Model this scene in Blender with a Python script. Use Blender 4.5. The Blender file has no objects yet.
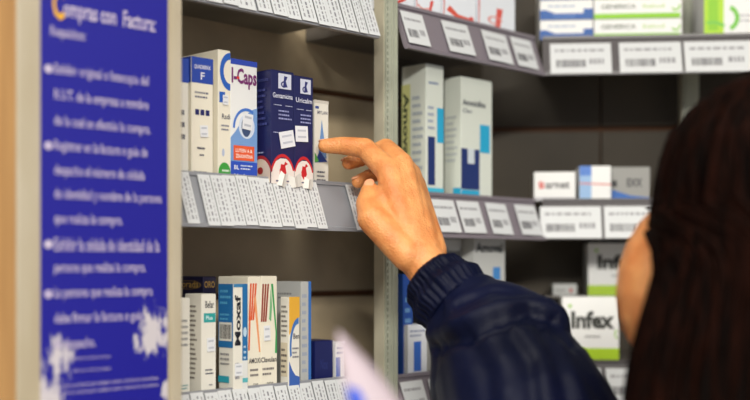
import bpy, bmesh, math, random
from mathutils import Vector, Matrix, Quaternion, noise
random.seed(7)
C = bpy.context.scene.collection
F = 1137.0; CX = 375.0; HY = 265.0; CZ = 1.5          # focal in px, horizon row, eye height
PI = math.pi

# ------------------------------------------------------------------ materials
def lin(c):
    return tuple((v/12.92 if v <= .04045 else ((v+.055)/1.055)**2.4) for v in [x/255 for x in c]) + (1,)
MATS = {}
def mat(name, rgb, rough=.6, metal=0, noise_amt=0.0, nscale=30, rgb2=None, bump=0, bscale=200, stretch=None, emit=0, spec=.5):
    if name in MATS: return MATS[name]
    m = bpy.data.materials.new(name); m.use_nodes = True
    nt = m.node_tree; b = nt.nodes['Principled BSDF']
    b.inputs['Base Color'].default_value = lin(rgb); b.inputs['Roughness'].default_value = rough
    b.inputs['Metallic'].default_value = metal; b.inputs['Specular IOR Level'].default_value = spec
    tc = nt.nodes.new('ShaderNodeTexCoord'); mp = nt.nodes.new('ShaderNodeMapping')
    nt.links.new(tc.outputs['Object'], mp.inputs['Vector'])
    if stretch: mp.inputs['Scale'].default_value = stretch
    if noise_amt > 0 or rgb2:
        n = nt.nodes.new('ShaderNodeTexNoise'); n.inputs['Scale'].default_value = nscale; n.inputs['Detail'].default_value = 4
        nt.links.new(mp.outputs[0], n.inputs['Vector'])
        r = nt.nodes.new('ShaderNodeValToRGB')
        r.color_ramp.elements[0].position = .35; r.color_ramp.elements[1].position = .68
        r.color_ramp.elements[0].color = lin(rgb)
        r.color_ramp.elements[1].color = lin(rgb2 if rgb2 else tuple(max(0, c*(1-noise_amt)) for c in rgb))
        nt.links.new(n.outputs['Fac'], r.inputs['Fac']); nt.links.new(r.outputs[0], b.inputs['Base Color'])
    if bump > 0:
        n2 = nt.nodes.new('ShaderNodeTexNoise'); n2.inputs['Scale'].default_value = bscale; n2.inputs['Detail'].default_value = 5
        nt.links.new(mp.outputs[0], n2.inputs['Vector'])
        bp = nt.nodes.new('ShaderNodeBump'); bp.inputs['Strength'].default_value = bump; bp.inputs['Distance'].default_value = .002
        nt.links.new(n2.outputs['Fac'], bp.inputs['Height']); nt.links.new(bp.outputs[0], b.inputs['Normal'])
    if emit:
        b.inputs['Emission Color'].default_value = lin(rgb); b.inputs['Emission Strength'].default_value = emit
    MATS[name] = m; return m
def flat(rgb, rough=.5):
    return mat('print_%02x%02x%02x' % tuple(rgb), rgb, rough)

# ------------------------------------------------------------------ mesh builder
_tc = {}
def text_mesh(s, bold=.012):
    k = (s, bold)
    if k in _tc: return _tc[k]
    cu = bpy.data.curves.new('t', 'FONT'); cu.body = s; cu.resolution_u = 2; cu.offset = bold; cu.fill_mode = 'FRONT'
    o = bpy.data.objects.new('t', cu); C.objects.link(o)
    dg = bpy.context.evaluated_depsgraph_get(); dg.update()
    me = bpy.data.meshes.new_from_object(o.evaluated_get(dg))
    vs = [v.co.copy() for v in me.vertices]; fs = [list(p.vertices) for p in me.polygons]
    bpy.data.objects.remove(o); bpy.data.curves.remove(cu); bpy.data.meshes.remove(me)
    x0 = min(v.x for v in vs); x1 = max(v.x for v in vs); y0 = min(v.y for v in vs); y1 = max(v.y for v in vs)
    vs = [((v.x-x0)/(x1-x0), (v.y-y0)/(y1-y0)) for v in vs]
    _tc[k] = (vs, fs); return _tc[k]
class MB:
    def __init__(s): s.v = []; s.f = []; s.m = []; s.mats = []
    def mi(s, m):
        if m not in s.mats: s.mats.append(m)
        return s.mats.index(m)
    def add(s, vs, fs, m, sm=False):
        o = len(s.v); s.v += [tuple(v) for v in vs]; i = s.mi(m)
        for f in fs: s.f.append([a+o for a in f]); s.m.append((i, sm))
    def quad(s, pts, m): s.add(pts, [[0,1,2,3]], m)
    def box(s, a, b, m, bev=0):
        bm = bmesh.new(); bmesh.ops.create_cube(bm, size=1)
        for v in bm.verts: v.co = Vector([(a[i]+b[i])/2 + v.co[i]*(b[i]-a[i]) for i in range(3)])
        if bev: bmesh.ops.bevel(bm, geom=bm.edges[:], offset=bev, segments=2, affect='EDGES', profile=.5)
        bm.verts.index_update()
        s.add([v.co.copy() for v in bm.verts], [[v.index for v in f.verts] for f in bm.faces], m); bm.free()
    def build(s, name, parent=None, loc=None, rotz=0, mods=None):
        me = bpy.data.meshes.new(name); me.from_pydata(s.v, [], s.f)
        for m in s.mats: me.materials.append(m)
        for p, (i, sm) in zip(me.polygons, s.m): p.material_index = i; p.use_smooth = sm
        me.update(); o = bpy.data.objects.new(name, me); C.objects.link(o)
        if parent: o.parent = parent
        if loc is not None: o.location = loc
        if rotz: o.rotation_euler = (0, 0, rotz)
        return o
def tag(o, label, cat, group=None):
    o['label'] = label; o['category'] = cat
    if group: o['group'] = group
    return o
def thing(name, label, cat, loc=(0,0,0), rotz=0, group=None):
    o = bpy.data.objects.new(name, None); C.objects.link(o); o.location = loc; o.rotation_euler = (0, 0, rotz)
    o.empty_display_size = .05
    return tag(o, label, cat, group)

# ------------------------------------------------------------------ shelf frames (a run of shelving = origin on its front plane + heading)
class Bay:
    def __init__(s, X, Y, deg):
        s.P = Vector((X, Y, CZ)); s.a = math.radians(deg)
        s.d = Vector((math.cos(s.a), math.sin(s.a), 0)); s.n = Vector((-math.sin(s.a), math.cos(s.a), 0))   # along, inwards
    def s_at(s, px, off=0):
        u = (px-CX)/F; B = s.P + s.n*off
        return (u*B.y - B.x)/(s.d.x - u*s.d.y)
    def pt(s, sv, off=0, z=0): return s.P + s.d*sv + s.n*off + Vector((0, 0, z))
    def z_at(s, px, py, off=0):
        p = s.pt(s.s_at(px, off), off); return (HY-py)/F*p.y
A = Bay(-.0818, 1.24, 45.97)
D = Bay(.2229, 1.555, -5)
def W(px, py, Y): return Vector(((px-CX)/F*Y, Y, CZ+(HY-py)/F*Y))

DEPTH = .16
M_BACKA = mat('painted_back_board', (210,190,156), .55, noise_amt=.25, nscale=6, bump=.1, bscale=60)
M_BACKB = mat('shaded_back_board', (78,70,58), .7, noise_amt=.2, nscale=5)  # dim light of the far bays put into the board's base colour
M_SLOT = mat('brown_slot', (120,76,44), .7)
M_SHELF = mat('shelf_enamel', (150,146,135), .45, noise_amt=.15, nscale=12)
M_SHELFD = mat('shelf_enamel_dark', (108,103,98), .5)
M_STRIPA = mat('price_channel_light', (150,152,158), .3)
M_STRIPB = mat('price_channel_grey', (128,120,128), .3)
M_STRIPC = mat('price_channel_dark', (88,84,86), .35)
M_POST = mat('upright_enamel', (196,190,168), .45, noise_amt=.12, nscale=20)
M_POST2 = mat('upright_enamel_green', (176,180,162), .4, noise_amt=.1, nscale=20)
M_HOLE = mat('slot_dark', (60,48,34), .8)
M_INKL = mat('card_ink_pale', (132,132,140), .6)
M_CARD = mat('price_card', (214,217,219), .5)
M_INK = mat('card_ink', (84,82,88), .6)
M_INKG = mat('card_ink_grey', (150,150,155), .6)

ZT = {'top': .314, 'mid': .0925, 'low': -.127}           # upper edge of the price channel at each level
SH = .055; TILT = .018
def shelf(bay, s0, s1, zt, label, mstrip, mboard, dep=DEPTH-.002, sh=SH, ext=(0,0), bt=-.006):
    r = thing('shelf', label, 'shelf', bay.pt(s0, 0, zt), bay.a, None)
    L = s1-s0
    b = MB(); b.box((ext[0], .014, -.024), (L+ext[1], dep, bt), mboard, .001); b.box((0, .004, -.024), (L, .014, bt), mboard); b.box((0, .004, -.03), (L, .012, -.024), mboard)
    b.build('shelf_board', r)
    p = MB(); t = .0022                                  # slanting price channel: a bent strip with lips
    prof = [(0,0),(.004,.0),(.004,-.006),(.0035-TILT+.003,-sh+.004),(-TILT+.004,-sh),(-TILT-.003,-sh),(-TILT-.003,-sh+.004),(-TILT,-sh+.005),(-.001,-.004),(-.003,-.003),(-.003,.001),(0,.001)]
    n = len(prof); vs = [(x, y, z) for x in (0, L) for y, z in prof]
    fs = [[i, (i+1) % n, n+(i+1) % n, n+i] for i in range(n)] + [list(range(n))[::-1], list(range(n, 2*n))]
    p.add(vs, fs, mstrip); p.build('price_channel', r)
    return r
def card(bay, pxl, pxr, zt, label, group, style='wide', off0=0, hfrac=.8, dv=.0, tilt=0, white=M_CARD):
    """a price card sitting in the slanted channel"""
    offm = -TILT*.5
    sl = bay.s_at(pxl, offm); sr = bay.s_at(pxr, offm); w = sr-sl
    slope = math.atan2(.018, .048)
    o = MB(); h = SH*hfrac; t = .0005
    o.box((0, 0, -h), (w, t, 0), white)
    rnd = random.Random(int(pxl*10))
    def r(x0, z0, x1, z1, m): o.quad([(x0*w, -.0002, -h+z0*h), (x1*w, -.0002, -h+z0*h), (x1*w, -.0002, -h+z1*h), (x0*w, -.0002, -h+z1*h)], m)
    if style == 'wide':
        x = .08
        while x < .85:
            l = rnd.uniform(.03, .12); r(x, .72, min(x+l, .88), .8, M_INKG); x += l+.03
        x = .1
        while x < .56:
            l = rnd.uniform(.008, .03); r(x, .2, x+l, .45, M_INK); x += l+rnd.uniform(.008, .02)
        x = .64
        while x < .88:
            l = rnd.uniform(.03, .06); r(x, .3, x+l, .48, M_INKG); x += l+.02
    else:
        for k, cx in enumerate((.2, .5, .78)):
            z = .08
            while z < .9:
                l = rnd.uniform(.03, .1); wd = rnd.uniform(.04, .11) if k != 1 else .12
                r(cx-wd/2, z, cx+wd/2, min(z+l, .93), M_INKG if k != 1 else M_INKL); z += l+rnd.uniform(.015, .05)
    root = o.build('price_card')
    base = bay.pt(sl, -.003+(dv-.001)*.375-.0012-off0, zt-.004+dv)
    Rm = Matrix.Rotation(bay.a, 4, 'Z') @ Matrix.Rotation(-slope, 4, 'X') @ Matrix.Rotation(tilt, 4, 'Y')
    root.matrix_world = Matrix.Translation(base) @ Rm
    return tag(root, label, 'price card', group)

# ------------------------------------------------------------------ cartons
def carton(bay, name, label, pxl, pxr, ytop, zs, off, depth, body, prints=(), side=(), group=None, rot=0, stickers=(), flap=True, zlift=0, cat='medicine box', smax=None):
    sl = bay.s_at(pxl, off); sr = bay.s_at(pxr, off); w = sr-sl
    p = bay.pt(sl, off); h = bay.z_at(pxl, ytop, off)-zs
    root = thing(name, label, cat, bay.pt(sl, off, zs+zlift), bay.a+math.radians(rot), group)
    mb = MB(); mb.box((0, 0, 0), (w, depth, h-(.0006 if flap else 0)), body, .0006)
    lay = [0]
    def P(face, u, v):
        e = .00015+lay[0]*.00006
        return (u*w, -e, v*h) if face == 'F' else (-e, depth*(1-u), v*h)
    def draw(face, items, m=None):
        for it in items:
            lay[0] += 1
            tgt = mb
            if it[0] == 'r':
                _, u0, v0, u1, v1, c = it
                tgt.quad([P(face, u0, v0), P(face, u1, v0), P(face, u1, v1), P(face, u0, v1)], flat(c))
            elif it[0] == 'p':                       # polygon
                tgt.add([P(face, u, v) for u, v in it[1]], [list(range(len(it[1])))], flat(it[2]))
            elif it[0] == 'e':                       # ellipse
                _, cu_, cv_, ru, rv, c = it; n = 20
                tgt.add([P(face, cu_+ru*math.cos(2*PI*k/n), cv_+rv*math.sin(2*PI*k/n)) for k in range(n)], [list(range(n))], flat(c))
            elif it[0] == 'arc':                     # thick arc, degrees
                _, cu_, cv_, ru, rv, a0, a1, wd, c = it; n = 14
                for k in range(n):
                    t0 = math.radians(a0+(a1-a0)*k/n); t1 = math.radians(a0+(a1-a0)*(k+1)/n)
                    tgt.quad([P(face, cu_+ru*math.cos(t0), cv_+rv*math.sin(t0)), P(face, cu_+ru*math.cos(t1), cv_+rv*math.sin(t1)),
                              P(face, cu_+ru*(1-wd)*math.cos(t1), cv_+rv*(1-wd)*math.sin(t1)), P(face, cu_+ru*(1-wd)*math.cos(t0), cv_+rv*(1-wd)*math.sin(t0))], flat(c))
            elif it[0] == 't':                       # text fitted in a rectangle; last flag = reads upwards
                _, s, u0, v0, u1, v1, c = it[:7]; up = len(it) > 7 and it[7]; bd = it[8] if len(it) > 8 else .012
                vs, fs = text_mesh(s, bd)
                q = [P(face, u0+(u1-u0)*(y if up == 'down' else 1-y if up else x), v0+(v1-v0)*(1-x if up == 'down' else x if up else y)) for x, y in vs]
                tgt.add(q, fs, flat(c))
            elif it[0] == 'lines':                   # tiny unreadable print
                _, u0, v0, u1, v1, n, c = it[:7]; rr = random.Random(int(u0*97+v0*131+n)+len(label))
                for k in range(n):
                    vv = v0+(v1-v0)*(k+.5)/n; x = u0; hh = (v1-v0)/n*.42
                    end = u1-(u1-u0)*rr.uniform(0, .35)
                    while x < end:
                        l = (u1-u0)*rr.uniform(.06, .2); x2 = min(x+l, end)
                        tgt.quad([P(face, x, vv-hh/2), P(face, x2, vv-hh/2), P(face, x2, vv+hh/2), P(face, x, vv+hh/2)], flat(c)); x = x2+(u1-u0)*.035
            elif it[0] == 'bar':
                _, u0, v0, u1, v1, c = it; rr = random.Random(5); x = u0
                while x < u1:
                    l = (u1-u0)*rr.uniform(.02, .06)
                    tgt.quad([P(face, x, v0), P(face, min(x+l, u1), v0), P(face, min(x+l, u1), v1), P(face, x, v1)], flat(c)); x += l+(u1-u0)*rr.uniform(.02, .05)
    draw('F', prints); draw('S', side)
    mb.build('carton', root)
    if flap:
        f = MB(); f.box((.0006, .0004, h-.0006), (w-.0006, depth-.0006, h), body, .0002); f.build('tuck_flap', root)
    for (face, cu_, cv_, su, sv, ang) in stickers:
        lay[0] += 3; e = .0004; a = math.radians(ang); st = MB(); pts = []
        for dx, dy in ((-1,-1),(1,-1),(1,1),(-1,1)):
            x = dx*su/2*math.cos(a)-dy*sv/2*math.sin(a); y = dx*su/2*math.sin(a)+dy*sv/2*math.cos(a)
            pts.append((x, y))
        q0 = [(cu_*w+x, -.0013, cv_*h+y) if face == 'F' else (-.0013, depth*(1-cu_)-x, cv_*h+y) for x, y in pts]
        q1 = [(x, -.0010 if face == 'F' else y, z) if face == 'F' else (-.0010, y, z) for x, y, z in q0]
        st.add(q0+q1, [[0,1,2,3],[7,6,5,4],[0,4,5,1],[1,5,6,2],[2,6,7,3],[3,7,4,0]], flat((232,234,238)))
        for k in range(2):
            yy = -.3+.5*k
            l0 = [(-.34, yy), (.34, yy), (.34, yy+.14), (-.34, yy+.14)]; qq = []
            for x_, y_ in l0:
                x = x_*su*math.cos(a)-y_*sv*math.sin(a); y = x_*su*math.sin(a)+y_*sv*math.cos(a)
                qq.append((cu_*w+x, -.0014, cv_*h+y) if face == 'F' else (-.0014, depth*(1-cu_)-x, cv_*h+y))
            st.quad(qq, flat((190,194,204)))
        st.build('price_sticker', root)
    return root
WHITE = mat('carton_white', (238,239,238), .45); CREAM = mat('carton_cream', (238,232,214), .5)
WARMW = mat('carton_warm_white', (234,231,220), .5); GREYW = mat('carton_grey_white', (200,202,200), .5)
NAVY = mat('carton_navy', (26,30,84), .4); BLUEC = mat('carton_blue', (30,80,170), .4)
INK = (70,72,92); NV = (28,32,100)

# ------------------------------------------------------------------ room
M_WALL = mat('wall_paint', (150,142,124), .8, noise_amt=.08, nscale=3)
def struct(o): o['kind'] = 'structure'; return o
b = MB(); b.box((-3, -2.6, -.05), (3.2, 2.6, 0), mat('floor_tile', (150,140,122), .35, noise_amt=.15, nscale=4)); struct(b.build('floor'))
b = MB(); b.box((-3, -2.6, 2.75), (3.2, 2.6, 2.8), mat('ceiling_tile', (205,202,192), .9)); struct(b.build('ceiling'))
# back boards of the two shelving runs, with horizontal slots
def backboard(bay, s0, s1, off, m, slots, name, zlo=-1.42, zhi=.75, joints=()):
    p = MB(); edges = [zlo]+[z for q in slots for z in (q-.0038, q+.0038)]+[zhi]
    for i in range(0, len(edges), 2):
        js = [s0]+[x for j in joints for x in (j-.0012, j+.0012)]+[s1]
        for k in range(0, len(js), 2):
            p.box((js[k]-s0, 0, edges[i]-zlo), (js[k+1]-s0, .012, edges[i+1]-zlo), m, .0008)
    p.box((0, .012, 0), (s1-s0, .03, zhi-zlo), M_SLOT)
    return struct(p.build(name, None, bay.pt(s0, off, zlo), bay.a))
SB = A.s_at(381, DEPTH)             # junction between the two bays of the left run
sEndBack = .585
zsA = [A.z_at(345, 95, DEPTH)+k*.264 for k in (-4,-3,-2,-1,0,1)]
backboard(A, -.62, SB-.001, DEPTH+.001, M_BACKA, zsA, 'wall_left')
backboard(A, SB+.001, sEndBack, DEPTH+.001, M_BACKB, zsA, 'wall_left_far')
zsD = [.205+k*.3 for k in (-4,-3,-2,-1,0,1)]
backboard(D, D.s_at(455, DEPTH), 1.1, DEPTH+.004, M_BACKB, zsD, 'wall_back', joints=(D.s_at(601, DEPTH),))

# ------------------------------------------------------------------ uprights
def upright(bay, px0, px1, off, dep, m, label, rail=.35):
    s0 = bay.s_at(px0, off); s1 = bay.s_at(px1, off); w = s1-s0; H = 2.15
    r = thing('shelf_upright', label, 'shelf upright', bay.pt(s0, off, -CZ), bay.a)
    p = MB(); p.box((0, .003, 0), (w, dep, H), m, .0006)
    sw = .0020; x = w*.12
    p.box((0, 0, 0), (x-sw/2, .003, H), m, .0004); p.box((x+sw/2, 0, 0), (w, .003, H), m, .0004)
    z = 0
    while z < H:
        if 1.2 < z < 1.9: p.box((x-sw/2, .0004, z), (x+sw/2, .003, z+.003), m); z += .0075
        else: p.box((x-sw/2, .0004, z), (x+sw/2, .003, z+.02), m); z += .025
    for gx in (.45, .8): p.box((w*gx, -.0012, 0), (w*gx+.0012, 0, H), m, .0003)
    p.build('rail', r)
    c = MB(); c.box((-.0012, .0035, 0), (0, dep, H), M_POST); c.build('side_flange', r)
    q = MB(); q.box((x-sw/2, .0026, 0), (x+sw/2, .0031, H), M_HOLE); q.build('slot_row', r)
    ft = MB(); ft.box((-.004, -.006, 0), (w+.004, dep+.01, .02), mat('foot_cap', (60,58,55), .6), .002); ft.build('foot', r)
    return r
upright(A, 386.5, 398, -.006, .019, M_POST2, 'tall pale slotted metal upright behind the reaching hand')
upright(D, 683, 699, .10, .03, M_POST2, 'pale upright behind the far shelf price channel above the hair')

# ------------------------------------------------------------------ shelves
sA0 = A.s_at(180, -.07)+.0015
for k, nm in (('top', 'top'), ('mid', 'middle'), ('low', 'lower')):
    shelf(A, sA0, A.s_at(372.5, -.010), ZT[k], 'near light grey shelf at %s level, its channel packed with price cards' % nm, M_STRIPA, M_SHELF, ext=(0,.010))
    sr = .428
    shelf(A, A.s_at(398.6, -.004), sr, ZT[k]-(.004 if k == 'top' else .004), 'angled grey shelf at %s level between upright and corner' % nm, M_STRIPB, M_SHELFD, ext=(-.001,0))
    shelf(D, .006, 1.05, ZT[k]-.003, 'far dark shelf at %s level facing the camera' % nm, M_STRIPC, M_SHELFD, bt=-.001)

# price cards, near run
ordw = ['leftmost','second','third','fourth','fifth','sixth','seventh','eighth','ninth','tenth','eleventh','twelfth','thirteenth','fourteenth','fifteenth','sixteenth']
def cards_near(edges, key, level):
    for i, (a, b_) in enumerate(edges):
        card(A, a, b_, ZT[key], '%s white price card from the left in the near %s channel' % (ordw[i], level), 'price cards in the near %s channel' % level, 'dense', off0=.0006*(i % 3), hfrac=1.0, dv=.003+random.uniform(-.001, .001))
cards_near([(176,196),(198,214),(215,229),(230,248),(250,264),(265,279),(280,293),(294,309),(310,322),(323,337),(338,350),(351,359),(361,372)], 'top', 'top')
cards_near([(180,192),(200,212),(212.5,225),(225.5,238),(238.5,250),(250.5,262),(262.5,274),(274.5,286),(286.5,298),(298.5,309),(309.5,319),(348,358),(359,371)], 'mid', 'middle')
cards_near([(180,192),(193,206),(207,220),(221,234),(235,249),(250,262),(263,276),(277,289),(290,301),(302,314),(315,326),(327,338),(339,350),(351,362)], 'low', 'lower')
oB = {'top': 'upper', 'mid': 'middle', 'low': 'lower'}
def cards_b(lst, key):
    for i, (a, b_) in enumerate(lst):
        card(A, a, b_, ZT[key]-.005, '%s white card from the upright on the angled %s shelf' % (ordw[i] if i else 'first', oB[key]), 'cards on the angled %s shelf' % oB[key], 'wide', hfrac=.78, dv=-.003, tilt=random.uniform(-.03,.03))
cards_b([(402,424),(443,469),(483,507),(512,532)], 'top')
cards_b([(401,415),(432,455),(458,480),(487,507),(516,536)], 'mid')
cards_b([(402,424),(430,452),(462,484),(496,516)], 'low')
def cards_c(lst, key):
    for i, (a, b_) in enumerate(lst):
        card(D, a, b_, ZT[key]-.006, '%s white price card from the corner on the far %s shelf' % (ordw[i] if i else 'first', oB[key]), 'cards on the far %s shelf' % oB[key], 'wide', hfrac=.84, dv=-.003)
cards_c([(550,611),(619,681),(684,752),(756,815)], 'top')
cards_c([(540,601),(604,660),(668,728),(735,790)], 'mid')
cards_c([(545,601),(606,660),(668,725)], 'low')

# ------------------------------------------------------------------ cartons, near middle shelf
zm = ZT['mid']-.006; zl = ZT['low']-.006; ztp = ZT['top']-.006
BL = (40,72,170)
carton(A, 'medicine_box', 'white box with blue top band, half hidden by the sign post, middle shelf', 176, 188.5, 57, zm, .012, .06, WARMW,
       [('r',0,.8,1,1,BL), ('lines',.2,.3,.8,.6,3,INK)], [('r',0,.8,1,1,BL)])
carton(A, 'medicine_box', 'cream medicine box with blue top band and three blue squares', 191.5, 213, 56, zm, .012, .06, CREAM,
       [('r',.0,.79,1,1,BL), ('t','QUADRIPAX',.12,.90,.88,.94,(235,235,240)), ('t','F',.42,.82,.6,.88,(235,235,240)), ('lines',.15,.66,.85,.73,2,(110,112,130)),
        ('r',.16,.53,.34,.575,NV), ('r',.40,.53,.58,.575,NV), ('r',.64,.53,.82,.575,NV), ('lines',.25,.24,.75,.28,1,INK), ('lines',.35,.19,.65,.22,1,INK), ('lines',.1,.05,.9,.08,1,INK)],
       [('r',0,.79,1,1,BL)], stickers=[('F',.55,.40,.010,.012,4)])
carton(A, 'medicine_box', 'tall cream box with large blue letter P, beside the red-lettered one', 218, 230.5, 49, zm, .010, .09, CREAM,
       [('arc',.98,.84,.84,.145,90,270,.36,(38,96,190)), ('r',.10,.60,.55,.68,(38,96,190)), ('t','Radi',.3,.475,.95,.515,(60,64,84)), ('lines',.25,.38,.95,.44,2,(120,122,140)),
        ('e',.4,.22,.1,.03,(180,190,215)), ('e',.5,.07,.48,.075,(62,160,62)), ('lines',.3,.03,.9,.1,2,(220,235,220))],
       [], stickers=[('F',.55,.62,.007,.010,0)])
carton(A, 'medicine_box', 'white box with big red and purple lettering and orange panel', 230.5, 257, 58, zm, .010, .055, WHITE,
       [('r',0,.955,1,1,(44,72,178)), ('p',[(0,0),(1,0),(1,.62),(.8,.60),(.5,.54),(.2,.42),(0,.36)],(120,160,215)), ('p',[(0,0),(1,0),(1,.17),(0,.17)],(40,80,190)),
        ('e',.60,.46,.30,.10,(214,224,240)), ('e',.58,.46,.18,.085,(60,80,120)), ('arc',.6,.44,.52,.17,60,180,.14,(70,120,205)),
        ('t','I-Caps',.03,.765,.97,.93,(120,40,110),False,.03), ('r',.22,.84,.32,.86,(225,60,50)),
        ('r',.1,.18,.88,.30,(232,92,48)), ('t','LUTEIN A &',.18,.245,.8,.275,(250,240,230)), ('t','ZEAXANTINA',.18,.2,.82,.23,(250,240,230)),
        ('t','BL',.12,.105,.3,.14,(240,245,250)), ('lines',.36,.10,.9,.15,2,(220,230,245)), ('t','Mod',.12,.03,.5,.07,(240,245,250))],
       [('r',0,0,1,.17,(40,80,190))], stickers=[('F',.62,.5,.0135,.017,-6)])
def genta(label, a, b_, yt, side, txt):
    ar = (200,36,44)
    cartn = carton(A, 'medicine_box', label, a, b_, yt, zm, -.006, .032 if side else .03, NAVY,
       [('p',[(0,0),(1,0),(1,.13),(.85,.19),(.65,.225),(.4,.225),(.15,.19),(0,.13)],(236,226,220)), ('arc',.5,.03,.56,.235,25,155,.12,ar),
        ('e',.5,.115,.14,.032,ar), ('p',[(.36,.09),(.5,.05),(.66,.10),(.6,.17),(.42,.175)],ar), ('p',[(.52,.15),(.72,.18),(.6,.2)],ar), ('lines',.2,.01,.85,.04,1,(90,90,120)),
        ('r',.30,.84,.86,.975,(204,208,226)), ('arc',.55,.88,.14,.028,90,270,.4,(40,44,110)), ('p',[(.5,.85),(.7,.86),(.62,.91),(.7,.95),(.55,.955)],(40,44,110)),
        ('t',txt,.06,.755,.92,.80,(225,228,245),False,.008), ('lines',.1,.685,.5,.70,1,(190,195,225)), ('lines',.6,.685,.95,.70,1,(190,195,225)),
        ('lines',.3,.56,.9,.66,3,(150,155,205)), ('lines',.08,.44,.6,.46,1,(170,175,215))],
       [('p',[(0,0),(1,0),(1,.13),(.85,.19),(.65,.225),(.4,.225),(.15,.19),(0,.13)],(214,196,176)), ('arc',.5,.03,.66,.22,20,160,.14,(160,36,44)),
        ('t',txt,.1,.90,.9,.935,(70,78,140)), ('lines',.15,.5,.85,.85,7,(62,68,130)), ('lines',.2,.26,.8,.29,1,(150,155,190)), ('e',.5,.115,.14,.032,(150,40,40))] if side else [])
    return cartn
g1 = genta('navy box with small red emblem and dark side, right of the red-lettered box', 271, 294, 69, True, 'Gentamicina')
g2 = genta('narrower navy box touched by the fingertip, sticker on its front', 294.3, 313, 75, False, 'Uricalm')
def sticker(parent, x, z, w, h, ang):
    st = MB(); a = math.radians(ang); pts = []
    for dx, dy in ((-1,-1),(1,-1),(1,1),(-1,1)):
        pts.append((x+dx*w/2*math.cos(a)-dy*h/2*math.sin(a), z+dx*w/2*math.sin(a)+dy*h/2*math.cos(a)))
    q = [(px_, y, z_) for y in (-.0016, -.0012) for px_, z_ in pts]
    st.add(q, [[0,1,2,3],[7,6,5,4],[0,4,5,1],[1,5,6,2],[2,6,7,3],[3,7,4,0]], flat((232,234,240)))
    for yy in (-.25, .15):
        qq = []
        for x_, y_ in ((-.34,yy),(.34,yy),(.34,yy+.12),(-.34,yy+.12)):
            qq.append((x+x_*w*math.cos(a)-y_*h*math.sin(a), -.0018, z+x_*w*math.sin(a)+y_*h*math.cos(a)))
        st.quad(qq, flat((196,200,212)))
    st.build('price_sticker', parent)
sticker(g1, .0215, .0480, .0205, .0175, 12)
sticker(g2, .0095, .0555, .0180, .0170, 3)
carton(A, 'medicine_box', 'small white box with blue and green triangle print behind the fingertip', 314.5, 328.5, 99.5, zm, .004, .05, WARMW,
       [('r',.0,.965,1,1,(205,200,190)), ('r',.05,.9,.3,.93,(60,80,150)), ('t','MYLAN',.2,.84,.9,.88,(90,90,110)), ('p',[(.5,.78),(.25,.34),(.85,.34)],(110,150,205)), ('p',[(.35,.42),(0,.28),(.9,.30)],(40,70,150)),
        ('p',[(0,.28),(.0,.4),(.3,.3)],(90,170,80)), ('lines',.15,.06,.85,.2,3,INK)], [], stickers=[])
# folded slips of paper poking up behind the middle channel
for i, (px_, py_, ww, hh, an, lb) in enumerate(((284,176,.016,.012,-18,'folded white paper slip on the shelf edge below the navy boxes'), (295,178,.026,.010,10,'crumpled paper slip lying below the narrower navy box'), (309,181,.020,.009,-8,'curled white slip on the shelf edge left of the triangle box'))):
    s_ = A.s_at(px_, -.008); z_ = A.z_at(px_, py_, -.008)
    mb = MB(); a = math.radians(an); n = 5; vs = []
    for k in range(n+1):
        u = k/n-.5; yy = -.003*math.cos(u*5)+(.002 if k % 2 else 0)
        for dz in (-hh, .25*hh+.002*math.sin(k*2.1)):
            vs.append((u*ww*math.cos(a)-dz*math.sin(a), yy, dz*math.cos(a)+u*ww*math.sin(a)))
    nv = len(vs); vs += [(x, y+.0004, z) for x, y, z in vs]
    fs = [[2*k, 2*k+2, 2*k+3, 2*k+1] for k in range(n)] + [[nv+2*k, nv+2*k+1, nv+2*k+3, nv+2*k+2] for k in range(n)]
    fs += [[2*k+1, 2*k+3, nv+2*k+3, nv+2*k+1] for k in range(n)]+[[2*k, nv+2*k, nv+2*k+2, 2*k+2] for k in range(n)]+[[0,1,nv+1,nv],[2*n,nv+2*n,nv+2*n+1,2*n+1]]
    mb.add(vs, fs, mat('paper_slip', (222,220,214), .6))
    tag(mb.build('paper_slip', None, A.pt(s_, -.008, z_), A.a), lb, 'paper slip', 'paper slips on the middle shelf edge')

# ------------------------------------------------------------------ cartons, near lower shelf
TEAL = (40,160,160); LB = (34,110,170)
carton(A, 'medicine_box', 'plain white box, partly hidden by the sign post, lower shelf', 177, 190, 298, zl, .006, .05, WARMW, [('lines',.3,.08,.9,.14,2,(90,150,150)), ('lines',.3,.5,.9,.8,5,(150,150,150))])
carton(A, 'medicine_box', 'dark navy box with dim gold lettering behind a white one', 203, 216, 276.5, zl, .036, .05, mat('carton_black_navy', (22,22,48), .35),
       [('t','ORO',.1,.90,.9,.96,(150,120,60))], [('t','Dorada',.1,.90,.85,.965,(150,120,60)), ('arc',.5,.925,.45,.04,0,360,.12,(110,90,50))])
carton(A, 'medicine_box', 'white box with teal band and small dark name, lower shelf', 201.5, 216, 294, zl, .006, .028, WARMW,
       [('t','Belar',.25,.86,.85,.93,(50,52,60),False,.02), ('r',.15,.72,.95,.81,TEAL), ('t','Plus',.3,.745,.75,.785,(230,245,245)), ('lines',.25,.2,.85,.27,2,INK), ('lines',.5,.09,.8,.12,1,INK), ('r',0,0,1,.03,(30,40,90))],
       [('lines',.25,.15,.75,.9,16,(120,112,104)), ('r',0,0,1,.03,(30,40,90))], stickers=[('F',.6,.5,.010,.014,3)])
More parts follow.
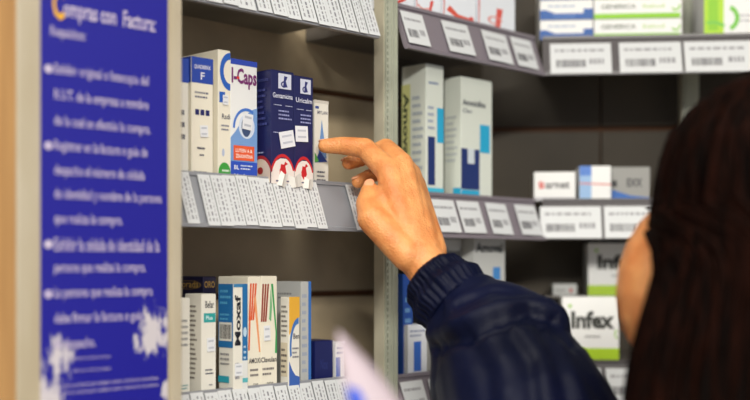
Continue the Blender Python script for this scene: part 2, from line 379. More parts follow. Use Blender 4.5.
carton(A, 'medicine_box', 'blue and white box with upright dark name and barcode side', 233.5, 247.5, 284, zl, -.004, .024, WARMW,
       [('r',.62,.30,1,1,LB), ('r',.62,0,1,.30,(226,228,226)), ('r',0,.97,.62,1,(60,130,180)), ('t','Moxaf',.08,.44,.5,.90,(28,30,40),True,.03), ('e',.80,.56,.13,.045,(190,215,232)), ('lines',.7,.3,.92,.45,3,(190,215,232)),
        ('lines',.1,.12,.5,.3,3,(150,150,160)), ('r',.62,.10,1,.14,(90,180,190))],
       [('r',0,.42,1,1,LB), ('lines',.12,.80,.85,.96,3,(90,170,210)), ('lines',.12,.66,.85,.74,2,(90,170,210)), ('r',.06,.48,.92,.65,(222,220,210)), ('bar',.12,.50,.86,.63,(60,56,60)), ('lines',.15,.25,.8,.38,3,(140,138,140)), ('r',.0,.10,.75,.16,(46,160,180)), ('lines',.1,.02,.6,.06,1,(140,138,140))],
       stickers=[('F',.32,.22,.010,.013,0)])
OR = (222,92,46); GR = (60,160,90); BR = (150,66,50)
def stripes(c1, c2):
    out = []
    for k in range(3):
        x = .16+k*.2
        out.append(('p',[(x,.94),(x+.13,.94),(x-.12+.13-.05*k,.62),(x-.12-.05*k,.62)],c1))
    return out
carton(A, 'medicine_box', 'cream box with bold orange stripes fanning from its top', 248, 260.5, 276.5, zl, .002, .05, CREAM,
       stripes(OR, GR)+[('p',[(.12,.86),(.25,.92),(.12,.36),(0,.36)],OR), ('p',[(.45,.80),(.6,.84),(.98,.34),(.86,.34)],(238,160,110)), ('t','AMOXI',.05,.245,.97,.29,(70,66,70),False,.02), ('lines',.15,.12,.85,.21,2,(110,104,104)), ('t','500',.4,.03,.8,.07,(60,58,62))])
carton(A, 'medicine_box', 'cream box with dark red and green stripes, right of the orange one', 260.7, 277, 276, zl, .002, .05, CREAM,
       [('p',[(.10+k*.15,.93),(.20+k*.15,.93),(.10+k*.12,.60),(.0+k*.12,.60)],BR) for k in range(3)] +
       [('p',[(.62,.93),(.74,.93),(.98,.50),(.98,.32),(.86,.32),(.9,.5)],GR), ('p',[(.60,.90),(.68,.74),(.62,.60),(.5,.62)],(120,180,130)), ('t','Clavulan',.0,.245,.95,.29,(70,66,70),False,.02), ('lines',.1,.12,.85,.21,2,(110,104,104)), ('t','250',.35,.03,.75,.07,(60,58,62))],
       stickers=[('F',.35,.5,.009,.016,2)])
carton(A, 'medicine_box', 'tall pale box with blue right edge, behind the yellow one', 301, 311, 281.5, zl, .012, .045, GREYW,
       [('r',.72,0,1,1,(60,120,200)), ('lines',.1,.1,.6,.9,10,(170,180,200))], [('lines',.15,.82,.8,.9,2,(150,150,150))])
carton(A, 'medicine_box', 'small cream box with yellow and blue curved print', 289, 299.5, 297, zl, -.005, .014, WARMW,
       [('p',[(0,.58),(0,1),(1,1),(1,.78),(.6,.74),(.3,.64)],(232,176,60)), ('arc',.9,.45,.85,.32,90,200,.2,(70,120,190)), ('p',[(0,.0),(1,.0),(1,.12),(.6,.14),(.3,.2),(0,.3)],(60,100,180)), ('t','Ben',.4,.54,.95,.6,(60,60,80)), ('lines',.3,.32,.9,.46,3,(120,120,130))],
       [('lines',.15,.55,.85,.92,7,(130,126,120)), ('r',.1,.13,.85,.5,(214,204,180)), ('lines',.15,.15,.8,.45,5,(90,84,80))])
carton(A, 'medicine_box', 'small dark navy box standing right of the tall pale one', 315, 333, 341, zl, .02, .03, mat('carton_deep_blue', (22,30,92), .4),
       [('t','Nox',.3,.3,.7,.55,(44,54,120))], [])
carton(A, 'medicine_box', 'short white and blue box, rightmost in the lower row', 336, 345, 342, zl, .02, .03, WHITE,
       [('r',0,.1,.5,.6,(60,100,190)), ('lines',.1,.65,.9,.9,2,(120,130,170))], [])

# ------------------------------------------------------------------ cartons, angled shelf
zB = {k: v-.01 for k, v in ZT.items()}
CY = (40,170,214); DN = (26,48,110)
for i, (a, b_, lb) in enumerate(((382,414,'white box with red scribble, first from the upright on top shelf'), (416,441,'white box with red strokes, second from the upright on top shelf'), (443,476,'white box with red check mark, third from the upright on top shelf'), (478,515,'white box with upright red mark nearest the corner on top shelf'))):
    pr = [[('arc',.5,.5,.3,.2,30,200,.25,(222,80,70)), ('p',[(.3,.3),(.45,.3),(.75,.6),(.6,.6)],(222,80,70))],
          [('p',[(.5,.25),(.6,.25),(.7,.62),(.58,.62)],(222,80,70)), ('arc',.3,.4,.25,.15,180,330,.3,(230,150,140))],
          [('p',[(.1,.35),(.2,.5),(.45,.3),(.38,.2)],(224,90,70)), ('p',[(.38,.2),(.45,.3),(.8,.26),(.85,.2)],(224,90,70)), ('e',.85,.25,.07,.07,(224,80,70))],
          [('p',[(.45,.15),(.58,.15),(.66,.6),(.5,.6)],(224,90,80)), ('arc',.45,.3,.2,.1,0,300,.3,(230,150,140))]][i]
    carton(A, 'medicine_box', lb, a, b_, -14, zB['top'], .004, .1, mat('carton_cold_white', (236,241,248), .4), pr+[('lines',.1,.04,.9,.1,1,(190,196,214)), ('p',[(.0,.1),(.03,.1),(.06,.9),(.0,.9)],(220,150,150))], [('lines',.2,.1,.8,.8,6,(200,204,214))], group='white boxes with red marks on the angled top shelf')
zbm = zB['mid']
carton(A, 'medicine_box', 'large white box with yellow-green side and upright name, beside the upright', 426, 443.5, 63, zbm, .008, .04, mat('carton_green_white', (222,228,218), .45),
       [('lines',.15,.84,.7,.88,1,(110,130,170)), ('r',.62,.42,1,.68,CY), ('r',.1,.10,.5,.46,DN), ('r',0,0,1,.08,(70,190,220)), ('lines',.1,.5,.5,.7,4,(160,170,190))],
       [('r',0,0,.36,.86,(206,208,140)), ('t','Amoval',.06,.30,.30,.80,(60,70,50),'down',.03), ('lines',.45,.2,.9,.78,10,(170,180,190))])
carton(A, 'medicine_box', 'white box with navy panel and cyan corner, nearest the corner on middle shelf', 461, 492, 76, zbm, .004, .028, mat('carton_green_white', (222,228,218), .45),
       [('t','Amoxicilina',.05,.77,.78,.82,(60,66,80),False,.03), ('t','Clav',.05,.71,.35,.745,(100,106,120)), ('r',.60,.40,.92,.63,CY), ('r',.0,.09,.58,.42,DN), ('r',.0,0,.58,.085,CY), ('r',.2,.3,.42,.42,(210,220,226))],
       [('r',.55,0,1,.1,CY), ('lines',.1,.3,.8,.7,8,(190,198,200))], stickers=[])
zbl = zB['low']
carton(A, 'medicine_box', 'blue carton by the upright on the angled lower shelf', 403, 413, 274, zbl, .012, .03, BLUEC, [('lines',.2,.5,.8,.8,3,(120,170,220))])
carton(A, 'medicine_box', 'white carton with blue patch by the upright, below the sleeve', 408, 427, 325, zbl, .005, .028, mat('carton_cold_white', (226,232,240), .4),
       [('r',.3,.12,.68,.68,(50,110,210)), ('lines',.1,.75,.9,.92,2,(150,160,190))])
carton(A, 'medicine_box', 'tall white carton with dark name just above the cuff', 443, 462, 238, zbl, .03, .04, GREYW,
       [('t','Amoval',.1,.85,.95,.93,(66,70,70),False,.03), ('r',.5,.4,.9,.7,CY)], [])
carton(A, 'medicine_box', 'tall white carton with blue square, right of the one above the cuff', 474, 505, 238, zbl, .012, .04, GREYW,
       [('t','Amoval',.05,.89,.92,.965,(66,70,70),False,.04), ('r',.6,.68,.84,.78,(70,140,210)), ('r',0,.0,1,.3,(200,206,214))], [])

# ------------------------------------------------------------------ cartons, far shelf
def cartonD(label, a, b_, yt, yb, off, dep, body, pr, sd=(), group=None, zlift=0):
    zb = D.z_at((a+b_)/2, yb, off); return carton(D, 'medicine_box', label, a, b_, yt, zb, off, dep, body, pr, sd, group)
zDt = ZT['top']-.004; OFS = .012
hrow = .0275
GN = (142,206,30); SBL = (36,92,170)
def rowbox(a, b_, k, label, pr, group, dep=.09, off=OFS):
    sl = D.s_at(a, off); sr = D.s_at(b_, off); w = sr-sl; z0 = zDt+k*hrow
    y = HY-(z0+hrow-.0008)/D.pt(sl, off).y*F
    return carton(D, 'medicine_box', label, a, b_, y, z0, off, dep, WHITE, pr, (), group)
for k in range(3):
    wh = ['bottom', 'middle', 'topmost'][k]
    rowbox(540, 593, k, 'flat white and blue carton, %s of its stack at the corner' % wh, [('r',0,0,1,.32,SBL), ('p',[(0,.3),(.3,.3),(.12,.5),(0,.5)],SBL), ('r',.82,.3,1,.55,SBL), ('lines',.15,.6,.8,.78,1,(150,170,200)), ('lines',.25,.1,.75,.2,1,(120,160,215))], 'white and blue cartons in a stack')
    rowbox(594, 682, k, 'long white and lime green carton, %s of its stack on far top shelf' % wh, [('r',0,0,.98,.26,GN), ('t','GENERICA',.08,.5,.48,.74,(120,130,120),False,.02), ('t','Salud',.55,.52,.8,.72,(190,220,140)), ('arc',.93,.6,.05,.25,200,380,.35,GN)], 'white and lime cartons in a stack')
sx = D.s_at(703, OFS)
carton(D, 'medicine_box', 'large white carton with lime green swirl on the far top shelf', 704, 775, -30, zDt, OFS, .1, WHITE,
       [('r',0,.0,.28,1,(178,222,40)), ('r',.06,.1,.2,.9,GN), ('arc',.32,.28,.18,.2,-70,70,.35,(120,200,70)), ('arc',.12,.12,.2,.12,20,120,.35,(120,200,70)), ('t','NATUR',.55,.62,.95,.74,(60,60,64),False,.02), ('lines',.5,.2,.9,.35,2,(190,190,195))])
zDm = ZT['mid']-.004
carton(D, 'medicine_box', 'small white box with red and black name on far middle shelf', 534, 575.5, 172, zDm, .012, .06, WHITE,
       [('t','B',.12,.42,.26,.66,(214,60,48),False,.03), ('t','arnet',.28,.42,.86,.66,(70,66,72),False,.02), ('r',0,0,1,.12,(190,190,196))])
carton(D, 'medicine_box', 'pale blue and white box, second on the far middle shelf', 579.5, 611, 166, zDm, .012, .06, WHITE,
       [('r',0,0,.38,1,(150,186,226)), ('r',0,.72,.38,1,(84,130,210)), ('p',[(0,.52),(1,.48),(1,.44),(0,.48)],(220,120,110))])
carton(D, 'medicine_box', 'grey box with blue lower edge beside the hair', 611.5, 650, 167, zDm, .03, .06, mat('carton_grey', (150,150,146), .5),
       [('p',[(0,0),(1,0),(1,.1),(.5,.16),(0,.34)],(40,100,180)), ('t','EXX',.4,.42,.8,.66,(60,60,64),False,.03), ('r',0,.42,.14,.6,(40,40,44))])
zDl = ZT['low']-.004
def infex(a, b_, y, zb, off, label):
    return carton(D, 'medicine_box', label, a, b_, y, zb, off, .07, WHITE,
       [('r',0,0,1,.2,(176,212,36)), ('t','Infex',.16,.50,.92,.78,(50,52,48),False,.045), ('lines',.4,.34,.7,.42,1,(150,150,150)), ('e',.14,.86,.03,.03,(150,200,60)), ('arc',.97,.42,.05,.07,90,270,.4,(150,200,60))])
infex(562, 619, 297, zDl, .006, 'white box with green base and black name, lower of two')
z2 = zDl+D.z_at(562, 297, .006)-zDl+.0005
# shallow shelf riser behind carries the upper box
p0 = D.s_at(545, .085); rw = D.s_at(666, .085)-p0
rz = D.z_at(600, 296, .085)
mb = MB(); mb.box((0, 0, rz-.004-zDl), (rw, .1, rz-zDl), M_SHELFD, .001); mb.box((0, .002, 0), (.003, .098, rz-.004-zDl), M_SHELFD); mb.box((rw-.003, .002, 0), (rw, .098, rz-.004-zDl), M_SHELFD)
tag(mb.build('shelf_riser', None, D.pt(p0, .085, zDl), D.a), 'low dark riser behind the green-based boxes', 'riser')
infex(588, 648, 243, rz+.0004, .088, 'white box with green base and black name, upper and farther back')
carton(D, 'medicine_box', 'low grey box with a red mark left of the upper green-based box', 553, 577, 284, rz+.0004, .09, .05, GREYW, [('e',.75,.45,.06,.2,(200,70,60)), ('lines',.1,.3,.6,.6,1,(120,120,120))])

# ------------------------------------------------------------------ sign post on the left
POFF = -.07
s0 = A.s_at(19, POFF); s1 = A.s_at(180, POFF); pw = s1-s0; pz0 = -CZ
rt = thing('display_post', 'wide off-white post with tan wooden side at the left edge', 'post', A.pt(s0, POFF, -CZ), A.a)
M_TAN = mat('tan_wood', (182,140,88), .5, rgb2=(164,122,74), nscale=18, stretch=(3,3,.25))
M_OFF = mat('post_offwhite', (184,175,156), .5, rgb2=(170,158,134), nscale=10, stretch=(2,2,.6))
mb = MB(); mb.box((0, .004, 0), (pw, .228, 2.15), M_TAN, .001); mb.build('post_body', rt)
mb = MB(); mb.box((-.001, 0, 0), (pw, .004, 2.15), M_OFF, .0008); mb.build('front_panel', rt)
mb = MB(); mb.box((pw-.010, -.002, .02), (pw+.0005, 0, 2.15), M_OFF, .0006); mb.build('edge_trim', rt)
# poster
so = POFF-.0012
q0 = A.s_at(41, so); q1 = A.s_at(167.5, so); qw = q1-q0; zt_, zb_ = .32, -.20
m = bpy.data.materials.new('poster_blue'); m.use_nodes = True; nt = m.node_tree; bs = nt.nodes['Principled BSDF']
bs.inputs['Roughness'].default_value = .55
tc = nt.nodes.new('ShaderNodeTexCoord'); n1 = nt.nodes.new('ShaderNodeTexNoise'); n1.inputs['Scale'].default_value = 75; n1.inputs['Detail'].default_value = 8; n1.inputs['Roughness'].default_value = .7
mpn = nt.nodes.new('ShaderNodeMapping'); mpn.inputs['Scale'].default_value = (1.2, 1, .55)
nt.links.new(tc.outputs['Object'], mpn.inputs[0]); nt.links.new(mpn.outputs[0], n1.inputs['Vector'])
def mask(cx, cz, rx, rz_):
    mp = nt.nodes.new('ShaderNodeMapping'); mp.inputs['Location'].default_value = (-cx/rx, 0, -cz/rz_); mp.inputs['Scale'].default_value = (1/rx, 0, 1/rz_)
    nt.links.new(tc.outputs['Object'], mp.inputs[0]); g = nt.nodes.new('ShaderNodeTexGradient'); g.gradient_type = 'SPHERICAL'
    nt.links.new(mp.outputs[0], g.inputs[0]); return g.outputs['Fac']
def math_(op, a, b_):
    n = nt.nodes.new('ShaderNodeMath'); n.operation = op
    for i, x in enumerate((a, b_)):
        if isinstance(x, (int, float)): n.inputs[i].default_value = x
        else: nt.links.new(x, n.inputs[i])
    return n.outputs[0]
def pp(px, py):      # poster-local x, z of a pixel
    s = A.s_at(px, so); return s-q0, A.z_at(px, py, so)-zb_
x1_, z1_ = pp(153, 330); x2_, z2_ = pp(58, 362); x3_, z3_ = pp(46, 400); x4_, z4_ = pp(166, 392)
mk = math_('MAXIMUM', mask(x1_, z1_, .030, .045), mask(x3_, z3_, .034, .040)); mk = math_('MAXIMUM', mk, math_('MULTIPLY', mask(x2_, z2_, .032, .04), .85)); mk = math_('MAXIMUM', mk, mask(x4_, z4_, .012, .02))
val = math_('ADD', math_('MULTIPLY', mk, 1.15), math_('MULTIPLY', math_('SUBTRACT', n1.outputs['Fac'], .5), 3.0))
rp = nt.nodes.new('ShaderNodeValToRGB'); rp.color_ramp.elements[0].position = .55; rp.color_ramp.elements[1].position = .8
rp.color_ramp.elements[0].color = (0,0,0,1); rp.color_ramp.elements[1].color = (1,1,1,1)
gate = math_('MULTIPLY', val, math_('GREATER_THAN', mk, .02)); nt.links.new(gate, rp.inputs[0])
mx = nt.nodes.new('ShaderNodeMix'); mx.data_type = 'RGBA'; nt.links.new(rp.outputs[0], mx.inputs[0]); mx.inputs[6].default_value = lin((20,18,138)); mx.inputs[7].default_value = lin((196,190,196))
nt.links.new(mx.outputs[2], bs.inputs['Base Color'])
rt = thing('information_poster', 'worn blue poster with white Spanish purchase rules on the post', 'poster', A.pt(q0, so, zb_), A.a)
mb = MB(); mb.box((0, -.0002, 0), (qw, .001, zt_-zb_), m); mb.build('poster_sheet', rt)
M_LET = mat('poster_lettering', (196,186,206), .5, rgb2=(172,160,196), nscale=60)
let = MB()
def pline(s, pxl, pxr, yc, hpx, target=let, m=M_LET, bold=.008, e=.0008):
    vs, fs = text_mesh(s, bold); xa = A.s_at(pxl, so)-q0; xb = A.s_at(pxr, so)-q0
    zc = A.z_at(100, yc, so)-zb_; hh = hpx/F*A.pt(A.s_at(100, so), so).y
    target.add([(xa+(xb-xa)*x, -e, zc+hh*(y-.5)) for x, y in vs], fs, m)
pline('Requisitos:', 50, 85, 40, 13)
LN = [('Exhibir original o fotocopia del',76,148,13),('R.U.T. de la empresa a nombre',101,148,13),('de la cual se efectúa la compra.',126,150,13),('Registrar en la factura o guía de',150,147,13),
      ('despacho el número de cédula',174,144,13),('de identidad y nombre de la persona',197,161,13),('que realiza la compra.',221,122,13),('Exhibir la cédula de identidad de la',245,159,13),
      ('persona que realiza la compra.',268.5,145,13),('La persona que realiza la compra',293,152,13),('debe firmar la factura o guía',318,142,13),('de despacho.',343,95,13)]
for s, y, xr, hp in LN: pline(s, 54, xr, y, hp)
for y in (76, 150, 245, 293):
    xa = A.s_at(48, so)-q0; zc = A.z_at(100, y, so)-zb_; n = 12; r_ = .0036
    let.add([(xa+r_*1.1*math.cos(2*PI*k/n), -.0008, zc+r_*math.sin(2*PI*k/n)) for k in range(n)], [list(range(n))], M_LET)
for y in (357, 369): pline('Válido para todas las compras', 72, 110, y, 4, bold=0)
for y in (383, 390): pline('Conserve su factura para cualquier cambio o devolución de producto', 58, 158, y, 5, bold=0)
let.build('lettering', rt)
hd = MB(); pline('ompras con  Factura:', 63, 155, 17, 22, hd, bold=.02); hd.build('heading', rt)
ini = MB(); pline('C', 52, 64, 12, 30, ini, mat('gold_lettering', (222,166,40), .5), bold=.03); ini.build('gold_initial', rt)

# ------------------------------------------------------------------ person
def lat(vs_r):
    pass
def capsule(mb, p0, r0, p1, r1, m, n=16, flat_=None):
    p0 = Vector(p0); p1 = Vector(p1); ax = p1-p0; L = ax.length
    if L < 1e-6: ax = Vector((0,0,1)); L = 1e-6
    ax = ax.normalized(); t = ax.orthogonal().normalized(); u = ax.cross(t)
    prof = [(-r0*math.cos(k*PI/8), r0*math.sin(k*PI/8)) for k in range(1, 5)]
    prof += [(L+r1*math.sin(k*PI/8), r1*math.cos(k*PI/8)) for k in range(0, 4)]
    vs = [p0-ax*r0]; 
    for h, r in prof: vs += [p0+ax*h+(t*math.cos(2*PI*j/n)+u*math.sin(2*PI*j/n))*r for j in range(n)]
    vs.append(p1+ax*r1); K = len(prof)
    fs = [[0, 1+(j+1) % n, 1+j] for j in range(n)]
    for i in range(K-1):
        for j in range(n): fs.append([1+i*n+j, 1+i*n+(j+1) % n, 1+(i+1)*n+(j+1) % n, 1+(i+1)*n+j])
    e = len(vs)-1; fs += [[1+(K-1)*n+j, 1+(K-1)*n+(j+1) % n, e] for j in range(n)]
    if flat_:
        axis, k = flat_; axis = Vector(axis).normalized(); c = (p0+p1)/2
        vs = [v+axis*((v-c).dot(axis)*(k-1)) for v in vs]
    mb.add(vs, fs, m, True)
def chain(mb, pts, m, **kw):
    for (a, ra), (b_, rb) in zip(pts, pts[1:]): capsule(mb, a, ra, b_, rb, m, **kw)
def ellipsoid(mb, c, ax, radii, m, n=20):
    vs = []; K = 12
    for i in range(1, K):
        th = PI*i/K
        for j in range(n):
            ph = 2*PI*j/n; l = (math.sin(th)*math.cos(ph)*radii[0], math.sin(th)*math.sin(ph)*radii[1], math.cos(th)*radii[2])
            vs.append(Vector(c)+ax[0]*l[0]+ax[1]*l[1]+ax[2]*l[2])
    vs = [Vector(c)+ax[2]*radii[2]]+vs+[Vector(c)-ax[2]*radii[2]]
    fs = [[0, 1+j, 1+(j+1) % n] for j in range(n)]
    for i in range(K-2):
        for j in range(n): fs.append([1+i*n+j, 1+(i+1)*n+j, 1+(i+1)*n+(j+1) % n, 1+i*n+(j+1) % n])
    e = len(vs)-1; fs += [[e, 1+(K-2)*n+(j+1) % n, 1+(K-2)*n+j] for j in range(n)]
    mb.add(vs, fs, m, True)
def union(mb, voxel, it, fac=.5):
    o = mb.build('tmp'); r = o.modifiers.new('r', 'REMESH'); r.mode = 'VOXEL'; r.voxel_size = voxel; r.use_smooth_shade = True
    s = o.modifiers.new('s', 'SMOOTH'); s.factor = fac; s.iterations = it
    dg = bpy.context.evaluated_depsgraph_get(); dg.update()
    me = bpy.data.meshes.new_from_object(o.evaluated_get(dg))
    vs = [v.co.copy() for v in me.vertices]; ns = [v.normal.copy() for v in me.vertices]; fs = [list(p.vertices) for p in me.polygons]
    old = o.data; bpy.data.objects.remove(o); bpy.data.meshes.remove(old); bpy.data.meshes.remove(me)
    return vs, ns, fs

def skin_mat():
    m = bpy.data.materials.new('skin'); m.use_nodes = True; nt = m.node_tree; b = nt.nodes['Principled BSDF']
    tc = nt.nodes.new('ShaderNodeTexCoord')
    n = nt.nodes.new('ShaderNodeTexNoise'); n.inputs['Scale'].default_value = 45; n.inputs['Detail'].default_value = 4; nt.links.new(tc.outputs['Object'], n.inputs[0])
    r = nt.nodes.new('ShaderNodeValToRGB'); r.color_ramp.elements[0].color = lin((204,124,66)); r.color_ramp.elements[0].position = .3
    r.color_ramp.elements[1].color = lin((228,158,96)); r.color_ramp.elements[1].position = .65
    nt.links.new(n.outputs['Fac'], r.inputs[0]); nt.links.new(r.outputs[0], b.inputs['Base Color'])
    b.inputs['Roughness'].default_value = .46; b.inputs['Subsurface Weight'].default_value = .12; b.inputs['Subsurface Radius'].default_value = (.012,.005,.003); b.inputs['Subsurface Scale'].default_value = .5
    v = nt.nodes.new('ShaderNodeTexNoise'); v.inputs['Scale'].default_value = 170; v.inputs['Detail'].default_value = 6; nt.links.new(tc.outputs['Object'], v.inputs[0])
    w = nt.nodes.new('ShaderNodeTexVoronoi'); w.feature = 'DISTANCE_TO_EDGE'; w.inputs['Scale'].default_value = 330; nt.links.new(tc.outputs['Object'], w.inputs['Vector'])
    mx = nt.nodes.new('ShaderNodeMath'); mx.operation = 'ADD'; nt.links.new(v.outputs['Fac'], mx.inputs[0]); nt.links.new(w.outputs['Distance'], mx.inputs[1])
    bp = nt.nodes.new('ShaderNodeBump'); bp.inputs['Strength'].default_value = .6; bp.inputs['Distance'].default_value = .0014
    nt.links.new(mx.outputs[0], bp.inputs['Height']); nt.links.new(bp.outputs[0], b.inputs['Normal']); return m
SKIN = skin_mat()
def PX(px, py, Y): return W(px, py, Y)
# right hand, back towards the camera, index finger reaching for the boxes
h = MB()
wrist = PX(427, 268, 1.165)
idx = [(PX(389,172,1.205),.0138), (PX(365,148.2,1.236),.0117), (PX(342,145.5,1.245),.0101), (PX(325,146,1.246),.0084)]
mid = [(PX(401,164,1.220),.0132), (PX(386,148,1.258),.0110), (PX(362,158,1.276),.0095), (PX(348.5,163,1.268),.0082)]
rng = [(PX(410,174,1.236),.0125), (PX(397,163,1.280),.0100), (PX(375,174,1.288),.0090), (PX(358,182,1.266),.0080)]
pnk = [(PX(416,190,1.250),.0110), (PX(405,183,1.288),.0088), (PX(390,191,1.295),.0078), (PX(378,195,1.282),.0068)]
thb = [(PX(408,256,1.160),.0170), (PX(372,219,1.176),.0155), (PX(367,203,1.196),.0120), (PX(370,190,1.212),.0098)]
for c in (idx, mid, rng, pnk, thb): chain(h, c, SKIN)
carp = [PX(412,252,1.165), PX(420,250,1.170), PX(428,250,1.178), (PX(434,254,1.186))]
for c, f, cp, r0 in zip((0,1,2,3), (idx, mid, rng, pnk), carp, (.0150,.0155,.015,.0135)):
    capsule(h, cp, r0, f[0][0], f[0][1]*1.02, SKIN)
# palm body and web of the thumb
capsule(h, PX(402,205,1.196), .0150, PX(408,240,1.176), .0165, SKIN)
capsule(h, PX(386,210,1.192), .0140, PX(398,238,1.172), .0160, SKIN)
capsule(h, PX(390,186,1.203), .0125, PX(380,214,1.188), .0135, SKIN)
capsule(h, PX(410,200,1.215), .0140, PX(420,236,1.188), .0160, SKIN)
capsule(h, PX(412,190,1.228), .0125, PX(400,222,1.210), .014, SKIN)
for (f, c), (g, c2) in zip(zip((idx, mid, rng), carp), zip((mid, rng, pnk), carp[1:])):
    capsule(h, (c+c2)/2+Vector((.001,-.002,.001)), .0160, (f[0][0]+g[0][0])/2+Vector((.001,-.0005,-.002)), .0130, SKIN)
    capsule(h, (f[0][0]+g[0][0])/2, .0105, (f[0][0]*.6+f[1][0]*.4+g[0][0]*.6+g[1][0]*.4)/2, .007, SKIN)
fore = PX(463,310,1.135); elb = Vector((.185,1.02,CZ-.205)); shR = Vector((.43,.985,CZ-.215))
capsule(h, PX(420,258,1.168), .0225, wrist+Vector((.006,-.004,-.008)), .0225, SKIN, flat_=((.5,.3,-.2),1.0))
capsule(h, wrist, .0225, fore, .0265, SKIN)
capsule(h, fore, .0265, elb, .038, SKIN)
vR = union(h, .0015, 26)
# extensor tendons / veins: gentle ridges from the wrist to each knuckle
def ridges(vs, ns, lines, amp, wd):
    out = []
    for v, n in zip(vs, ns):
        d = 0
        for a, b_ in lines:
            ab = b_-a; t = max(0, min(1, (v-a).dot(ab)/ab.dot(ab))); q = (v-(a+ab*t)); q = q-n*q.dot(n)
            if q.length < wd*3 and n.y < .3: d += amp*math.exp(-(q.length/wd)**2)*math.sin(PI*min(1, max(0, t))*.9+.15)
        out.append(v+n*d)
    return out
tend = [(carp[i]+Vector((0,0,0)), f[0][0]) for i, f in enumerate((idx, mid))]
vv = ridges(vR[0], vR[1], tend, .0008, .0030)
pal = ridges(vv, vR[1], [(PX(421,240,1.17), PX(396,196,1.2)), (PX(432,246,1.17), PX(417,206,1.21))], .0005, .0014)
# finger crease wrinkles at the joints
def crease(vs, ns, js):
    out = []
    for v, n in zip(vs, ns):
        d = 0
        for c, ax, r in js:
            q = v-c
            if q.length < r*2.0:
                t = q.dot(ax); d += -.00035*math.cos(t/.0021*2*PI*.5)*math.exp(-(t/.004)**2)
        out.append(v+n*d)
    return out
js = []
for f in (idx, mid, rng, thb):
    for k in (1, 2): js.append((f[k][0], (f[k+1][0]-f[k-1][0]).normalized(), f[k][1]))
pal = crease(pal, vR[1], js)
person = thing('person', 'person with long dark hair and navy jacket reaching to the boxes', 'person', (.29, .92, 0))
INV = Matrix.Translation((-.29, -.92, 0))
def pbuild(mb, name, parent=None):
    mb.v = [tuple(INV @ Vector(v)) for v in mb.v]; return mb.build(name, parent or person)
body = MB(); body.add(pal, vR[2], SKIN, True)
# head
Up = Vector((.20,0,.98)).normalized(); Fd = Vector((-.20,.97,.05)); Fd = (Fd-Up*Fd.dot(Up)).normalized(); Rd = Fd.cross(Up)
H = Vector((.2835,.930,CZ+.022)); AX = (Rd, Fd, Up)
hd = MB()
ellipsoid(hd, H-Fd*.012+Up*.022+Rd*.013, AX, (.065,.088,.086), SKIN)
ellipsoid(hd, H+Fd*.022-Up*.040, AX, (.068,.068,.082), SKIN)
ellipsoid(hd, H+Fd*.052-Up*.082, AX, (.030,.030,.024), SKIN)
capsule(hd, H+Fd*.086-Up*.002, .008, H+Fd*.102-Up*.036, .012, SKIN)
for s in (-1, 1):
    capsule(hd, H+Fd*.094-Up*.038+Rd*s*.008, .007, H+Fd*.094-Up*.038+Rd*s*.009, .007, SKIN)
    capsule(hd, H+Fd*.076+Up*.014+Rd*s*.018, .008, H+Fd*.068+Up*.014+Rd*s*.030, .006, SKIN)
    ellipsoid(hd, H+Fd*.058-Up*.028+Rd*s*.028, AX, (.026,.024,.022), SKIN)
    ellipsoid(hd, H-Fd*.020-Up*.016+Rd*(s*.060+.008), AX, (.008,.015,.028), SKIN)
    capsule(hd, H+Fd*.084-Up*.058-Rd*s*.0, .0062, H+Fd*.076-Up*.058+Rd*s*.021, .004, SKIN)
    capsule(hd, H+Fd*.083-Up*.068, .0068, H+Fd*.076-Up*.066+Rd*s*.017, .004, SKIN)
neck = Vector((.300,.900,CZ-.17))
capsule(hd, H-Up*.06-Fd*.02, .052, neck, .056, SKIN)
r = union(hd, .003, 3); body.add(r[0], r[2], SKIN, True)
Fd = Vector((-.3,.95,0)).normalized(); FH = (Fd, Rd, Up); Rd = Vector((Fd.y,-Fd.x,0)); Up = Vector((0,0,1))
# trunk, left arm and legs under the clothes
tk = MB(); PEL = Vector((.33,.86,.93))
capsule(tk, neck, .055, Vector((.305,.885,1.18)), .105, SKIN); capsule(tk, Vector((.305,.885,1.18)), .10, PEL, .12, SKIN)
shL = Vector((.165,.80,CZ-.185)); elL = Vector((.205,.66,CZ-.40)); wrL = Vector((.065,.66,CZ-.23))
capsule(tk, shL, .045, shR, .045, SKIN); chain(tk, [(shL,.042),(elL,.034)], SKIN); chain(tk, [(shR,.042),(elb,.036)], SKIN); 
for s in (-1, 1):
    hp = PEL+Rd*s*.085; kn = hp+Vector((0,0,-.43))+Fd*.01; an = kn+Vector((0,0,-.42))-Fd*.02
    chain(tk, [(hp-Up*.02,.085),(kn,.052),(an,.036)], SKIN)
    capsule(tk, an-Up*.03, .026, an+Fd*.13-Up*.045, .022, SKIN)
r = union(tk, .009, 3); body.add(r[0], r[2], SKIN, True)
# left hand gripping the sheet from below
lh = MB(); gp = Vector((.005,.70,CZ-.135))
capsule(lh, elL, .034, wrL, .0215, SKIN)
pd = (gp-wrL).normalized(); sidev = Vector((0,1,0)); 
for k in range(4):
    o_ = sidev*(k-1.5)*.017; mc = wrL+pd*.055+o_*1.05; capsule(lh, wrL+o_*.6+pd*.01, .015, mc, .0105, SKIN)
    ln = (.9,1,.95,.78)[k]; up = Vector((0,0,1))
    a1 = mc+(pd*.8+up*.35)*.034*ln; a2 = a1+(pd*.15-up*.9)*.022*ln+Vector((-.004,0,0)); a3 = a2+(Vector((.9,0,-.2)))*.018*ln
    chain(lh, [(mc,.0105),(a1,.009),(a2,.008),(a3,.0072)], SKIN)
tb = wrL-sidev*.026+pd*.02
chain(lh, [(tb,.014),(tb+pd*.03-sidev*.006+Up*.012,.0115),(tb+pd*.055+sidev*.002+Up*.02,.0095),(tb+pd*.07+sidev*.012+Up*.014,.0085)], SKIN)
r = union(lh, .002, 4); body.add(r[0], r[2], SKIN, True)
pbuild(body, 'body')
NAIL = mat('nail', (226,164,124), .3)
